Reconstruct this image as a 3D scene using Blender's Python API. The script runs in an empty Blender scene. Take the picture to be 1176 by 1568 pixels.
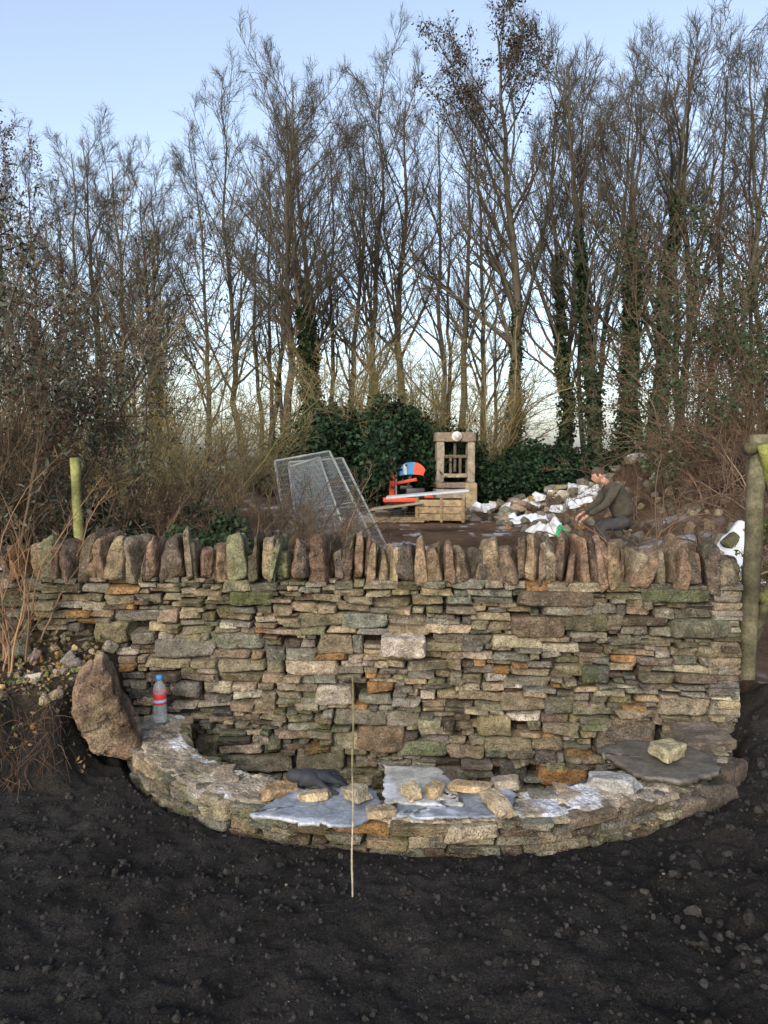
import bpy, math, numpy as np
from mathutils import Vector
C=bpy.context; D=bpy.data
scene=C.scene
# ------------------------------------------------------------ noise
def _h(ix,iy,iz,s):
    n=(ix*374761393+iy*668265263+iz*2147483647+s*974711)&0xffffffff
    n=((n^(n>>13))*1274126177)&0xffffffff
    n=((n^(n>>16))*2246822519)&0xffffffff
    return ((n^(n>>15))&0xffffff)/float(0xffffff)
def vn(p,s=0):
    p=np.asarray(p,float); i=np.floor(p).astype(np.int64); f=p-i; f=f*f*(3-2*f)
    r=0
    for a in (0,1):
        for b in (0,1):
            for c in (0,1):
                w=(f[...,0] if a else 1-f[...,0])*(f[...,1] if b else 1-f[...,1])*(f[...,2] if c else 1-f[...,2])
                r=r+w*_h(i[...,0]+a,i[...,1]+b,i[...,2]+c,s)
    return r*2-1
def fbm(p,o=3,s=0):
    r=0;a=1.;q=np.asarray(p,float)
    for k in range(o):
        r=r+a*vn(q,s+k); a*=.5; q=q*2.03+17.3
    return r
def n2(x,y,f,o=3,s=0):
    return fbm(np.stack([x*f,y*f,np.zeros_like(x)+s*3.7],-1),o,s)
def sst(a,b,x):
    t=np.clip((x-a)/(b-a),0,1); return t*t*(3-2*t)
# ------------------------------------------------------------ mesh builder
class MB:
    def __init__(s): s.v=[];s.f=[];s.c=[];s.m=[];s.n=0
    def add(s,v,f,c=(1,1,1),m=0):
        v=np.asarray(v,float).reshape(-1,3); f=np.asarray(f,np.int64).reshape(-1,4)
        c=np.asarray(c,float)
        if c.ndim==1: c=np.tile(c[:3],(len(v),1))
        s.v.append(v);s.f.append(f+s.n);s.c.append(c);s.m.append(np.full(len(f),m));s.n+=len(v)
    def mesh(s,name,mats,smooth=True):
        v=np.concatenate(s.v);f=np.concatenate(s.f);c=np.concatenate(s.c);m=np.concatenate(s.m)
        me=D.meshes.new(name)
        me.vertices.add(len(v)); me.vertices.foreach_set('co',v.astype(np.float32).ravel())
        me.loops.add(len(f)*4); me.loops.foreach_set('vertex_index',f.astype(np.int32).ravel())
        me.polygons.add(len(f)); me.polygons.foreach_set('loop_start',(np.arange(len(f))*4).astype(np.int32))
        me.polygons.foreach_set('material_index',m.astype(np.int32))
        me.polygons.foreach_set('use_smooth',np.full(len(f),smooth))
        for a in (mats if isinstance(mats,(list,tuple)) else [mats]): me.materials.append(a)
        me.update(calc_edges=True)
        ca=me.color_attributes.new('Col','FLOAT_COLOR','POINT')
        ca.data.foreach_set('color',np.concatenate([c,np.ones((len(c),1))],1).astype(np.float32).ravel())
        return me
    def obj(s,name,mats,smooth=True,parent=None,bevel=0):
        o=D.objects.new(name,s.mesh(name,mats,smooth)); scene.collection.objects.link(o)
        if parent: o.parent=parent
        if bevel:
            b=o.modifiers.new('Bevel','BEVEL'); b.width=bevel; b.segments=2; b.limit_method='ANGLE'
        return o
def empty(name,loc=(0,0,0),rz=0):
    o=D.objects.new(name,None); scene.collection.objects.link(o); o.location=loc; o.rotation_euler=(0,0,rz); o.empty_display_size=.1
    return o
def nrm(a): return a/np.maximum(np.linalg.norm(a,axis=-1,keepdims=True),1e-9)
def tubes(mb,P,R,s,col=(1,1,1),m=0):
    P=np.asarray(P,float);R=np.asarray(R,float)
    if P.ndim==2: P=P[None];R=R[None]
    M,n,_=P.shape
    T=np.empty_like(P); T[:,1:-1]=P[:,2:]-P[:,:-2]; T[:,0]=P[:,1]-P[:,0]; T[:,-1]=P[:,-1]-P[:,-2]
    T=nrm(T)
    main=nrm(P[:,-1]-P[:,0]); ref=np.where(np.abs(main[:,2:3])<.8,np.array([[0,0,1.]]),np.array([[1.,0,0]]))[:,None,:]
    U=nrm(np.cross(T,ref)); V=np.cross(T,U)
    a=np.arange(s)*2*np.pi/s
    v=P[:,:,None,:]+R[:,:,None,None]*(np.cos(a)[None,None,:,None]*U[:,:,None,:]+np.sin(a)[None,None,:,None]*V[:,:,None,:])
    idx=np.arange(M*n*s).reshape(M,n,s); nx=np.roll(idx,-1,2)
    f=np.stack([idx[:,:-1],nx[:,:-1],nx[:,1:],idx[:,1:]],-1)
    c=np.asarray(col,float)
    if c.ndim==2 and len(c)==M: c=np.repeat(c,n*s,0)
    mb.add(v,f,c,m)
def rod(mb,p0,p1,r0,r1=None,s=12,col=(1,1,1),m=0):
    p0=np.array(p0,float);p1=np.array(p1,float); r1=r0 if r1 is None else r1
    d=(p1-p0)*1e-3
    tubes(mb,[p0-d*.01,p0,p1,p1+d*.01],[0,r0,r1,0],s,col,m)
BF=[[0,3,2,1],[4,5,6,7],[0,1,5,4],[1,2,6,5],[2,3,7,6],[3,0,4,7]]
def box(mb,c,size,col=(1,1,1),m=0,R=None):
    c=np.array(c,float);h=np.array(size,float)/2
    v=np.array([[-1,-1,-1],[1,-1,-1],[1,1,-1],[-1,1,-1],[-1,-1,1],[1,-1,1],[1,1,1],[-1,1,1]])*h
    if R is not None: v=v@R.T
    mb.add(v+c,BF,col,m)
def rotm(rx=0,ry=0,rz=0):
    cx,sx,cy,sy,cz,sz=math.cos(rx),math.sin(rx),math.cos(ry),math.sin(ry),math.cos(rz),math.sin(rz)
    return np.array([[cz,-sz,0],[sz,cz,0],[0,0,1]])@np.array([[cy,0,sy],[0,1,0],[-sy,0,cy]])@np.array([[1,0,0],[0,cx,-sx],[0,sx,cx]])
def beam(mb,p0,p1,w,h,col=(1,1,1),m=0):
    p0=np.array(p0,float);p1=np.array(p1,float);d=p1-p0;L=np.linalg.norm(d);t=d/L
    ref=np.array([0,0,1.]) if abs(t[2])<.9 else np.array([0,1.,0])
    u=nrm(np.cross(ref,t));w2=np.cross(t,u)
    box(mb,(p0+p1)/2,(L,w,h),col,m,np.stack([t,u,w2],1))
_tc={}
def rcube(n,e):
    if (n,e) in _tc: return _tc[(n,e)]
    vs={};V=[];F=[]
    def g(p):
        k=tuple(int(round(q*n)) for q in p)
        if k not in vs: vs[k]=len(V);V.append([q*2/n-1 for q in k])
        return vs[k]
    for ax in range(3):
        for sd in (0,1):
            b,c=(ax+1)%3,(ax+2)%3
            for i in range(n):
                for j in range(n):
                    q=[]
                    for (x,y) in ((0,0),(1,0),(1,1),(0,1)):
                        p=[0,0,0];p[ax]=sd;p[b]=(i+x)/n;p[c]=(j+y)/n;q.append(g(p))
                    F.append(q if sd else q[::-1])
    V=np.array(V,float)
    V=np.sign(V)*np.abs(V)**.85
    V=V/((np.abs(V)**e).sum(1,keepdims=True)**(1/e))
    _tc[(n,e)]=(V,np.array(F)); return _tc[(n,e)]
def stones(mb,cen,size,Rm,col,rng,n=6,e=9,skew=.14,amp=.006,freq=25,m=0,ca=.12):
    cen=np.asarray(cen,float);size=np.asarray(size,float);N=len(cen)
    V,F=rcube(n,e)
    off=rng.normal(0,skew,(N,8,3)); off=np.clip(off,-2*skew,2*skew)
    u=(V+1)/2; k=0; dv=0
    for a in (0,1):
        for b in (0,1):
            for c in (0,1):
                w=(u[:,0] if a else 1-u[:,0])*(u[:,1] if b else 1-u[:,1])*(u[:,2] if c else 1-u[:,2])
                dv=dv+w[None,:,None]*off[:,k][:,None,:]; k+=1
    P=(V[None]+dv)*size[:,None,:]/2
    if Rm is not None: P=np.einsum('nij,nvj->nvi',np.broadcast_to(Rm,(N,3,3)),P)
    W=P+cen[:,None,:]
    sd=rng.uniform(0,50,(N,1,3))
    d=fbm((W+sd)*freq,3,3); d2=fbm((W+sd)*freq*.35,1,9)
    dirn=nrm(P+1e-6)
    am=np.minimum(amp,size.min(1)*.17)[:,None,None]
    W=W+dirn*(d[...,None]*am+d2[...,None]*am*1.5)
    nv=len(V); f=F[None]+(np.arange(N)*nv)[:,None,None]
    col=np.asarray(col,float)
    cc=np.repeat(col,nv,0) if col.ndim==2 else np.tile(col,(N*nv,1))
    cc=cc*(1+ca*d.reshape(-1,1))
    mb.add(W,f,np.clip(cc,0,1),m)
def randrot(rng,N,tilt=3.14):
    return np.array([rotm(*(rng.uniform(-tilt,tilt,2)),rng.uniform(0,6.28)) for _ in range(N)])
def leaves(mb,P,L,W,rng,cols,droop=0.,m=0):
    P=np.asarray(P);N=len(P)
    d=rng.normal(0,1,(N,3)); d[:,2]-=droop; d=nrm(d)
    s=nrm(np.cross(d,rng.normal(0,1,(N,3))))
    L=L*rng.uniform(.6,1.3,(N,1));W=W*rng.uniform(.6,1.3,(N,1))
    up=np.cross(d,s)*L*.15
    v=np.stack([P,P+d*L*.5+s*W*.5+up,P+d*L,P+d*L*.5-s*W*.5+up],1)
    cols=np.asarray(cols)[rng.integers(0,len(cols),N)]*rng.uniform(.6,1.4,(N,1))
    mb.add(v,np.arange(N*4).reshape(N,4),np.repeat(cols,4,0),m)
def grow(P,R,nc,t0,t1,a0,a1,lf,n,trop,wob,rf,rmin,rng,Lmin=0,taper=.6):
    M,k,_=P.shape
    Lp=np.linalg.norm(np.diff(P,axis=1),axis=2).sum(1)
    t=t0+(t1-t0)*(np.arange(nc)[None]+rng.uniform(0,1,(M,nc)))/nc
    f=t*(k-1)*.9999;i=np.floor(f).astype(int);fr=(f-i)[...,None];mi=np.arange(M)[:,None]
    pos=P[mi,i]*(1-fr)+P[mi,i+1]*fr; tan=nrm(P[mi,i+1]-P[mi,i])
    r=R[mi,i]*(1-fr[...,0])+R[mi,i+1]*fr[...,0]
    rv=rng.normal(0,1,(M,nc,3)); perp=nrm(rv-(rv*tan).sum(-1,keepdims=True)*tan)
    a=rng.uniform(a0,a1,(M,nc,1))
    d=np.cos(a)*tan+np.sin(a)*perp
    L=Lp[:,None]*lf*(1-taper*t)*rng.uniform(.6,1.3,(M,nc)); L=np.maximum(L,Lmin)
    d=d.reshape(-1,3);pos=pos.reshape(-1,3);L=L.reshape(-1,1)/(n-1)
    pts=[pos]
    for q in range(n-1):
        d=nrm(d+rng.normal(0,wob,d.shape)+np.array([0,0,trop])); pos=pos+d*L; pts.append(pos)
    Q=np.stack(pts,1)
    r0=np.maximum(r.reshape(-1)*rf,rmin)
    RR=np.maximum(r0[:,None]*np.linspace(1,.25,n)[None],rmin*.55)
    return Q,RR
# ------------------------------------------------------------ materials
def newmat(name):
    m=D.materials.new(name);m.use_nodes=True;nt=m.node_tree
    return m,nt,nt.nodes['Principled BSDF']
def N(nt,t,**k):
    n=nt.nodes.new(t)
    for a,b in k.items(): setattr(n,a,b)
    return n
def noise(nt,scale,det=3,rough=.6,co=None):
    if co is None:
        t=N(nt,'ShaderNodeTexCoord'); co=t.outputs['Object']
    n=N(nt,'ShaderNodeTexNoise'); n.inputs['Scale'].default_value=scale;n.inputs['Detail'].default_value=det;n.inputs['Roughness'].default_value=rough
    nt.links.new(co,n.inputs['Vector']); return n.outputs['Fac']
def rng_(nt,src,a,b,c,d):
    n=N(nt,'ShaderNodeMapRange');n.inputs[1].default_value=a;n.inputs[2].default_value=b;n.inputs[3].default_value=c;n.inputs[4].default_value=d
    nt.links.new(src,n.inputs[0]);return n.outputs[0]
def mixc(nt,fac,a,b,bt='MIX'):
    n=N(nt,'ShaderNodeMix',data_type='RGBA',blend_type=bt)
    for s,i in ((fac,0),(a,6),(b,7)):
        if hasattr(s,'node'): nt.links.new(s,n.inputs[i])
        else: n.inputs[i].default_value=s if i==0 else (*s,1)
    return n.outputs[2]
def mulg(nt,c,g):
    cc=N(nt,'ShaderNodeCombineColor')
    for i in range(3): nt.links.new(g,cc.inputs[i])
    return mixc(nt,1.,c,cc.outputs[0],'MULTIPLY')
def bump(nt,bs,layers):
    prev=None
    for (h,st,dist) in layers:
        b=N(nt,'ShaderNodeBump');b.inputs['Strength'].default_value=st;b.inputs['Distance'].default_value=dist
        nt.links.new(h,b.inputs['Height'])
        if prev: nt.links.new(prev,b.inputs['Normal'])
        prev=b.outputs['Normal']
    nt.links.new(prev,bs.inputs['Normal'])
def vmat(name,rough=.9,var=(.7,1.25),scale=8,bs=None,spec=.2,extra=None,fine=None):
    m,nt,b=newmat(name)
    a=N(nt,'ShaderNodeAttribute',attribute_name='Col')
    c=mulg(nt,a.outputs['Color'],rng_(nt,noise(nt,scale,2),.3,.7,var[0],var[1]))
    if fine: c=mulg(nt,c,rng_(nt,noise(nt,fine[0],3,.75),.35,.65,fine[1],fine[2]))
    if extra: c=extra(nt,c)
    nt.links.new(c,b.inputs['Base Color']); b.inputs['Roughness'].default_value=rough
    b.inputs['Specular IOR Level'].default_value=spec
    if bs: bump(nt,b,[(noise(nt,s,3,.75),st,di) for (s,st,di) in bs])
    return m
def stone_extra(moss=.5,lich=.35,top=0):
    def f(nt,c):
        k=rng_(nt,noise(nt,38,4,.75),.57,.68,0,lich); c=mixc(nt,k,c,(.37,.35,.31))
        k=rng_(nt,noise(nt,60,3,.7),.32,.44,.8,0); c=mixc(nt,k,c,(.045,.037,.029))
        k=rng_(nt,noise(nt,3.2,2,.6),.50,.66,0,moss)
        k2=rng_(nt,noise(nt,30,3,.7),.42,.6,.0,1)
        mm=N(nt,'ShaderNodeMath',operation='MULTIPLY');nt.links.new(k,mm.inputs[0]);nt.links.new(k2,mm.inputs[1])
        c=mixc(nt,mm.outputs[0],c,(.095,.11,.04))
        k=rng_(nt,noise(nt,9,2,.6),.61,.73,0,.25); c=mixc(nt,k,c,(.26,.15,.07))
        return c
    return f
M_stone=vmat('wall_stone',.92,(.65,1.3),14,[(30,.9,.02),(120,.9,.010)],extra=stone_extra(.7,.45),fine=(110,.6,1.35),spec=.1)
M_cope=vmat('coping_stone',.94,(.6,1.35),16,[(18,.9,.03),(90,1.,.014)],extra=stone_extra(.45,.4),fine=(90,.6,1.35),spec=.1)
M_rub=vmat('rubble_stone',.92,(.7,1.25),10,[(20,.7,.02),(80,.8,.01)],fine=(90,.65,1.3),spec=.1)
M_slate=vmat('slate',.5,(.7,1.25),9,[(12,.5,.012),(90,.5,.004)],spec=.4,fine=(60,.75,1.25))
M_bark=vmat('bark',.95,(.65,1.35),3)
M_twig=vmat('twigs',.9,(.75,1.2),1.5)
M_leaf=vmat('leaf',.7,(.7,1.3),3)
M_clod=vmat('soil_clod',.97,(.6,1.4),30,[(120,.8,.006)],spec=.05)
M_wood=vmat('weathered_wood',.85,(.6,1.3),12,[(30,.4,.004)],fine=(60,.7,1.3))
M_metal=vmat('galvanised_wire',.5,(.8,1.1),10,spec=.5)
M_paint=vmat('painted_steel',.45,(.8,1.1),6,spec=.5)
M_snow=vmat('snow',.7,(.88,1.05),10,[(20,.4,.01)])
mg,nt,b=newmat('ground_soil')
a=N(nt,'ShaderNodeAttribute',attribute_name='Col')
c=mulg(nt,a.outputs['Color'],rng_(nt,noise(nt,6,5,.7),.3,.7,.65,1.4))
c=mulg(nt,c,rng_(nt,noise(nt,120,4,.75),.35,.65,.5,1.6))
k=rng_(nt,noise(nt,170,2,.6),.70,.74,0,.6); c=mixc(nt,k,c,(.08,.07,.058))
nt.links.new(c,b.inputs['Base Color']); b.inputs['Roughness'].default_value=.97; b.inputs['Specular IOR Level'].default_value=.08
bump(nt,b,[(noise(nt,14,5,.75),.9,.06),(noise(nt,60,5,.8),1.,.04),(noise(nt,200,3,.7),.9,.014)])
M_ground=mg
# ------------------------------------------------------------ layout helpers
EC=(.23,4.16);EA,EB=1.6,1.27
WA=np.array([-2.55,4.335]);WB=np.array([1.93,4.05])
WU=(WB-WA)/np.linalg.norm(WB-WA);WL=np.linalg.norm(WB-WA);WN=np.array([WU[1],-WU[0]])
def er(x,y): return np.sqrt(((x-EC[0])/EA)**2+((y-EC[1])/EB)**2)
def wally(x): return WA[1]+(x-WA[0])*(WB[1]-WA[1])/(WB[0]-WA[0])
def gh(x,y,fine=True):
    x=np.asarray(x,float);y=np.asarray(y,float)
    z=np.zeros_like(x)
    near=1-sst(4.1,4.6,y)
    z+=near*(n2(x,y,1.3,2,1)*.02+n2(x,y,4.5,3,2)*.020)
    if fine: z+=near*(n2(x,y,16,3,3)*.012+np.maximum(n2(x,y,9,2,8),0)*.014*(1+3.*sst(.5,1.5,x))+np.maximum(n2(x,y,26,2,9),0)*.011)
    z+=near*sst(1.1,2.4,x)*(.05+.05*n2(x,y,3,3,5))
    z+=sst(1.75,2.15,x)*sst(3.3,4.2,y)*(1-sst(5,8,y))*.2
    e=n2(x,y,4,2,7)*.08
    bk=sst(-1.42,-1.62,x+e+(y-3.9)*.12)*sst(3.42,3.62,y+e)*(1-sst(5.2,7.5,y))
    z+=bk*(.33+.26*(y-3.6).clip(0,.8)+n2(x,y,7,3,11)*.045)
    r=er(x,y)
    z=np.where((y<wally(x)+.1)&(y>2.5),z*(sst(.98,1.1,r)*.8+.2)-.05*(1-sst(1.,1.04,r))-.30*(1-sst(.84,.9,r)),z)
    far=sst(5,8,y)
    z+=far*n2(x,y,.35,3,21)*.09+far*n2(x,y,1.6,2,22)*.03
    z+=2.1*np.exp(-(((x-8.3)/3.0)**2+((y-18.5)/3.6)**2))*(1+.2*n2(x,y,.9,3,23))
    z+=.5*np.exp(-(((x-6.3)/1.8)**2+((y-13.5)/2)**2))
    z+=.72*np.exp(-(((x-3.3)/.6)**2+((y-7.0)/.6)**2))*(1+.25*n2(x,y,3,3,25))
    z+=sst(60,250,y)*1.5
    return z
def grid_axis(parts):
    return np.concatenate([np.arange(a,b_,st) for a,b_,st in parts])
gx=grid_axis([(-600,-100,50),(-100,-20,8),(-20,-8,.8),(-8,-2.6,.18),(-2.6,2.6,.014),(2.6,8,.14),(8,20,.5),(20,100,8),(100,601,50)])
gy=grid_axis([(-60,-4,8),(-4,1.2,.4),(1.2,3.8,.012),(3.8,4.5,.03),(4.5,8,.12),(8,24,.2),(24,60,2),(60,200,10),(200,901,50)])
X,Y=np.meshgrid(gx,gy)
Z=gh(X,Y)
near=(1-sst(4.15,4.5,Y))[...,None]
soil=np.array([.031,.0295,.0285]);
col=np.ones(X.shape+(3,))*soil
col=col*(1+.35*n2(X,Y,2,3,31))[...,None]
brown=np.array([.115,.075,.05]);
bankm=(sst(-1.4,-1.6,X)*sst(3.6,3.72,Y))[...,None]
col=col*(1-bankm)+np.array([.06,.047,.034])*bankm
rm=(sst(.9,1.9,X)*sst(-.2,.6,n2(X,Y,3,3,33)))[...,None]*.5
col=col*(1-rm)+np.array([.042,.036,.032])*rm
pit=((er(X,Y)<.88)&(Y>2.6))[...,None]
col=np.where(pit,np.array([.07,.055,.04]),col)
yard=brown*(1+.5*n2(X,Y,.8,4,34))[...,None]
sn=sst(.38,.65,n2(X,Y*.6,1.9,4,35)-.15*sst(14,6,Y)-.3*np.exp(-(((X-8.3)/3.5)**2+((Y-18.5)/3.6)**2)))[...,None]*.8
yard=yard*(1-sn)+np.array([.48,.51,.56])*sn
gr=sst(26,34,Y)[...,None]; yard=yard*(1-gr)+np.array([.06,.06,.035])*gr
col=col*near+yard*(1-near)
ny,nx_=X.shape;idx=np.arange(ny*nx_).reshape(ny,nx_)
mb=MB();mb.add(np.stack([X,Y,Z],-1),np.stack([idx[:-1,:-1],idx[:-1,1:],idx[1:,1:],idx[1:,:-1]],-1),col.reshape(-1,3).clip(.003,1))
mb.obj('ground',M_ground)
rng=np.random.default_rng(5)
Nc=9000
x=rng.uniform(-2.2,2.6,Nc);y=1.3+2.7*rng.uniform(0,1,Nc)
ok=(er(x,y)>1.03)&~((x<-1.35)&(y>3.4));x=x[ok];y=y[ok];n=len(x)
s=.003+.007*rng.random(n)**2+.011*(rng.random(n)**10)*(1+1.6*sst(.6,1.4,x))
mb=MB();cs=np.array([.030,.0285,.0275])*rng.uniform(.6,1.3,(n,1))
lt=rng.random(n)<.006; cs[lt]=np.array([.12,.10,.07])
stones(mb,np.stack([x,y,gh(x,y)+s*.05],1),np.stack([s*rng.uniform(.8,1.5,n),s,s*.8],1)*1.6,randrot(rng,n),cs,rng,n=2,e=2.6,skew=.3,amp=.003,freq=90)
mb.obj('soil_clods',M_clod,False)
# ------------------------------------------------------------ dry stone wall
PAL=np.array([[.29,.235,.16],[.25,.21,.15],[.21,.195,.16],[.175,.168,.14],[.34,.295,.22],[.31,.18,.08],[.11,.085,.065],[.17,.165,.105],[.44,.40,.33],[.125,.12,.105]])*.94
PW=np.array([.16,.17,.18,.15,.12,.035,.07,.06,.035,.05]);PW/=PW.sum()
def palette(rng,n,w=PW): return PAL[rng.choice(len(PAL),n,p=w)]*rng.uniform(.65,1.22,(n,1))*rng.uniform(.95,1.05,(n,3))
rng=np.random.default_rng(11)
def course(L,z0,z1,bh=(.07,.17),lay=(.022,.058),wr=(1.7,5.2)):
    rects=[];z=z0
    while z<z1-.02:
        h=rng.uniform(*bh)
        if z+h>z1-.05: h=z1-z
        s=0
        while s<L:
            w=rng.uniform(.14,.5)
            if s+w>L-.1: w=L-s
            zz=z
            while zz<z+h-.005:
                r=rng.random()
                hh=rng.uniform(*lay) if r<.83 else rng.uniform(lay[1],lay[1]*1.8)
                if zz+hh>z+h-.02: hh=z+h-zz
                ss=s
                while ss<s+w-.005:
                    ww=hh*rng.uniform(*wr)
                    ww=min(max(ww,.045),.28)
                    if ss+ww>s+w-.04: ww=s+w-ss
                    rects.append((ss,zz,ww,hh)); ss+=ww
                zz+=hh
            s+=w
        z+=h
    return np.array(rects)
wall=empty('dry_stone_wall')
ZT=.865
r=course(WL,-.42,ZT)
feat=[(.105,.515,.25,.115,(.48,.43,.37)),(-.28,.215,.22,.115,(.36,.32,.27)),(-.02,-.03,.27,.14,(.19,.14,.09)),(.62,.06,.18,.12,(.24,.2,.12)),(-.36,-.17,.25,.17,(.18,.16,.12)),(-.72,-.19,.38,.09,(.21,.19,.14)),(1.16,.36,.16,.10,(.06,.065,.055)),(1.0,-.22,.26,.10,(.32,.18,.08)),(.85,.62,.28,.12,(.13,.10,.07)),(1.72,.62,.3,.09,(.12,.12,.09)),(-.75,.76,.24,.08,(.10,.11,.05)),(-1.55,.55,.2,.12,(.17,.15,.09)),(1.33,.02,.3,.17,(.15,.125,.10)),(.35,-.24,.2,.14,(.13,.11,.09)),(.72,-.23,.13,.17,(.09,.085,.075)),(-1.62,.42,.14,.1,(.08,.085,.045)),(1.6,.8,.34,.07,(.11,.12,.07)),(.95,.78,.4,.08,(.12,.095,.07))]
keep=np.ones(len(r),bool); xs=WA[0]+(r[:,0]+r[:,2]/2)*WU[0]
for fx,fz,fw,fh,_ in feat:
    keep&=~((np.abs(xs-fx)<fw/2)&(np.abs(r[:,1]+r[:,3]/2-fz)<fh/2))
r=r[keep]
n=len(r)
def wp(s,z,off):
    s=np.asarray(s);p=WA[None]+s[:,None]*WU[None]+WN[None]*np.asarray(off)[:,None]
    return np.concatenate([p,np.asarray(z)[:,None]],1)
sc=r[:,0]+r[:,2]/2;zc=r[:,1]+r[:,3]/2
und=n2(sc,zc,1.6,2,40)*.012
RW=np.stack([[WU[0],WU[1],0],[-WN[0],-WN[1],0],[0,0,1]],1).astype(float)
tl=np.array([RW@rotm(rng.normal(0,.06),rng.normal(0,.03),rng.normal(0,.07)) for _ in range(n)])
off=-.09+rng.normal(0,.017,n)-(zc*.03)
mb=MB();
cw=palette(rng,n)
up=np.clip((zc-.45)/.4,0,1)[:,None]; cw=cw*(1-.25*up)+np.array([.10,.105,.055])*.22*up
wst=n2(sc,zc,1.1,3,44)[:,None]*.5; cw=cw*(1+.3*wst)
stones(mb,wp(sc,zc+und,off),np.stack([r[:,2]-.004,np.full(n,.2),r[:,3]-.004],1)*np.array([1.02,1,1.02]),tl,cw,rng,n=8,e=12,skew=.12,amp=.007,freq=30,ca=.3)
fs=np.array([((fx-WA[0])/WU[0],fz,fw,fh) for fx,fz,fw,fh,_ in feat])
pr=np.full(len(fs),-.08);pr[0]=.02
stones(mb,wp(fs[:,0],fs[:,1],pr),np.stack([fs[:,2],np.full(len(fs),.2),fs[:,3]],1)*1.0,RW,np.array([f[4] for f in feat])*.95,rng,n=14,e=9,skew=.06,amp=.009,freq=22,ca=.3)
mb.obj('face_stones',M_stone,False,parent=wall)
mb=MB()
pc=wp(np.array([WL/2]),np.array([(ZT-.5)/2]),np.array([-.29]))[0]
box(mb,pc,(WL-.06,.34,ZT+.46),(.03,.024,.017),0,RW)  # near-black backing block: shade in the gaps between stones, put into its colour
r=course(.42,-.1,ZT); n=len(r)
e_=WB[None]-WN[None]*(r[:,0]+r[:,2]/2-.0)[:,None]-WU[None]*.07
Re=np.stack([[-WN[0],-WN[1],0],[-WU[0],-WU[1],0],[0,0,1]],1).astype(float)
stones(mb,np.concatenate([e_,(r[:,1]+r[:,3]/2)[:,None]],1),np.stack([r[:,2],np.full(n,.16),r[:,3]],1),Re,palette(rng,n),rng,n=5,skew=.08)
r=course(WL,0,ZT,bh=(.15,.25),lay=(.06,.12)); n=len(r)
stones(mb,wp(r[:,0]+r[:,2]/2,r[:,1]+r[:,3]/2,np.full(n,-.48)),np.stack([r[:,2],np.full(n,.14),r[:,3]],1),RW,palette(rng,n),rng,n=3,skew=.1)
mb.obj('wall_core',M_stone,False,parent=wall)
# coping
rng=np.random.default_rng(23)
mb=MB();s=.34;cen=[];sz=[];Rs=[];co=[]
CP=np.array([[.175,.12,.085],[.135,.10,.075],[.22,.16,.105],[.105,.085,.07],[.21,.18,.13],[.30,.17,.08],[.29,.23,.15],[.16,.165,.10]])
cpw=np.array([.24,.2,.14,.14,.10,.04,.08,.06]);cpw/=cpw.sum()
while s<WL-.02:
    w=rng.choice([rng.uniform(.035,.055),rng.uniform(.055,.085),rng.uniform(.085,.14)],p=[.50,.36,.14])
    if s+w>WL: w=WL-s
    h=rng.uniform(.14,.26) if w<.1 else rng.uniform(.18,.25)
    if s<.5: h*=.75
    x=WA[0]+s*WU[0]
    lean=rng.normal(0,.08)-(.35 if x<-2.0 else .0)+ (rng.choice([-.25,.25]) if rng.random()<.12 else 0)
    dp=rng.uniform(.24,.36)
    cen.append(wp(np.array([s+w/2]),np.array([ZT+h/2-.008]),np.array([-dp/2+rng.uniform(-.05,.03)]))[0])
    sz.append((w*1.05,dp,h*1.08));Rs.append(RW@rotm(rng.normal(0,.08),lean,rng.normal(0,.2)));co.append(CP[rng.choice(8,p=cpw)]*rng.uniform(.7,1.25)); s+=w*.93
cen=np.array(cen);sz=np.array(sz);
V0,F0=rcube(12,8)
N_=len(cen);off=rng.normal(0,.17,(N_,8,3)).clip(-.34,.34);u=(V0+1)/2;k=0;dv=0
for a_ in (0,1):
    for b_ in (0,1):
        for c_ in (0,1):
            w=(u[:,0] if a_ else 1-u[:,0])*(u[:,1] if b_ else 1-u[:,1])*(u[:,2] if c_ else 1-u[:,2])
            dv=dv+w[None,:,None]*off[:,k][:,None,:];k+=1
P=(V0[None]+dv)
tz=np.clip(V0[None,:,2]*.5+.5,0,1)
tp=1-rng.uniform(.05,.65,(N_,1))*tz**rng.uniform(1.2,4,(N_,1))
P[...,0]*=tp;P[...,1]*=.5+.5*tp
P[...,2]+=rng.normal(0,.12,(N_,1))*P[...,0]*tz
P[...,0]+=rng.normal(0,.2,(N_,1))*P[...,2]
P=P*sz[:,None,:]/2;P=np.einsum('nij,nvj->nvi',np.array(Rs),P);W=P+cen[:,None]
sd=rng.uniform(0,50,(N_,1,3));d=fbm((W+sd)*24,4,3);d2=fbm((W+sd)*9,1,4)
W=W+nrm(P)*(d*.010+d2*.015)[...,None]
mb.add(W,F0[None]+(np.arange(N_)*len(V0))[:,None,None],np.clip(np.repeat(np.array(co),len(V0),0)*(1+.35*d.reshape(-1,1)),0,1))
mb.obj('coping_stones',M_cope,False,parent=wall)
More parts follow.
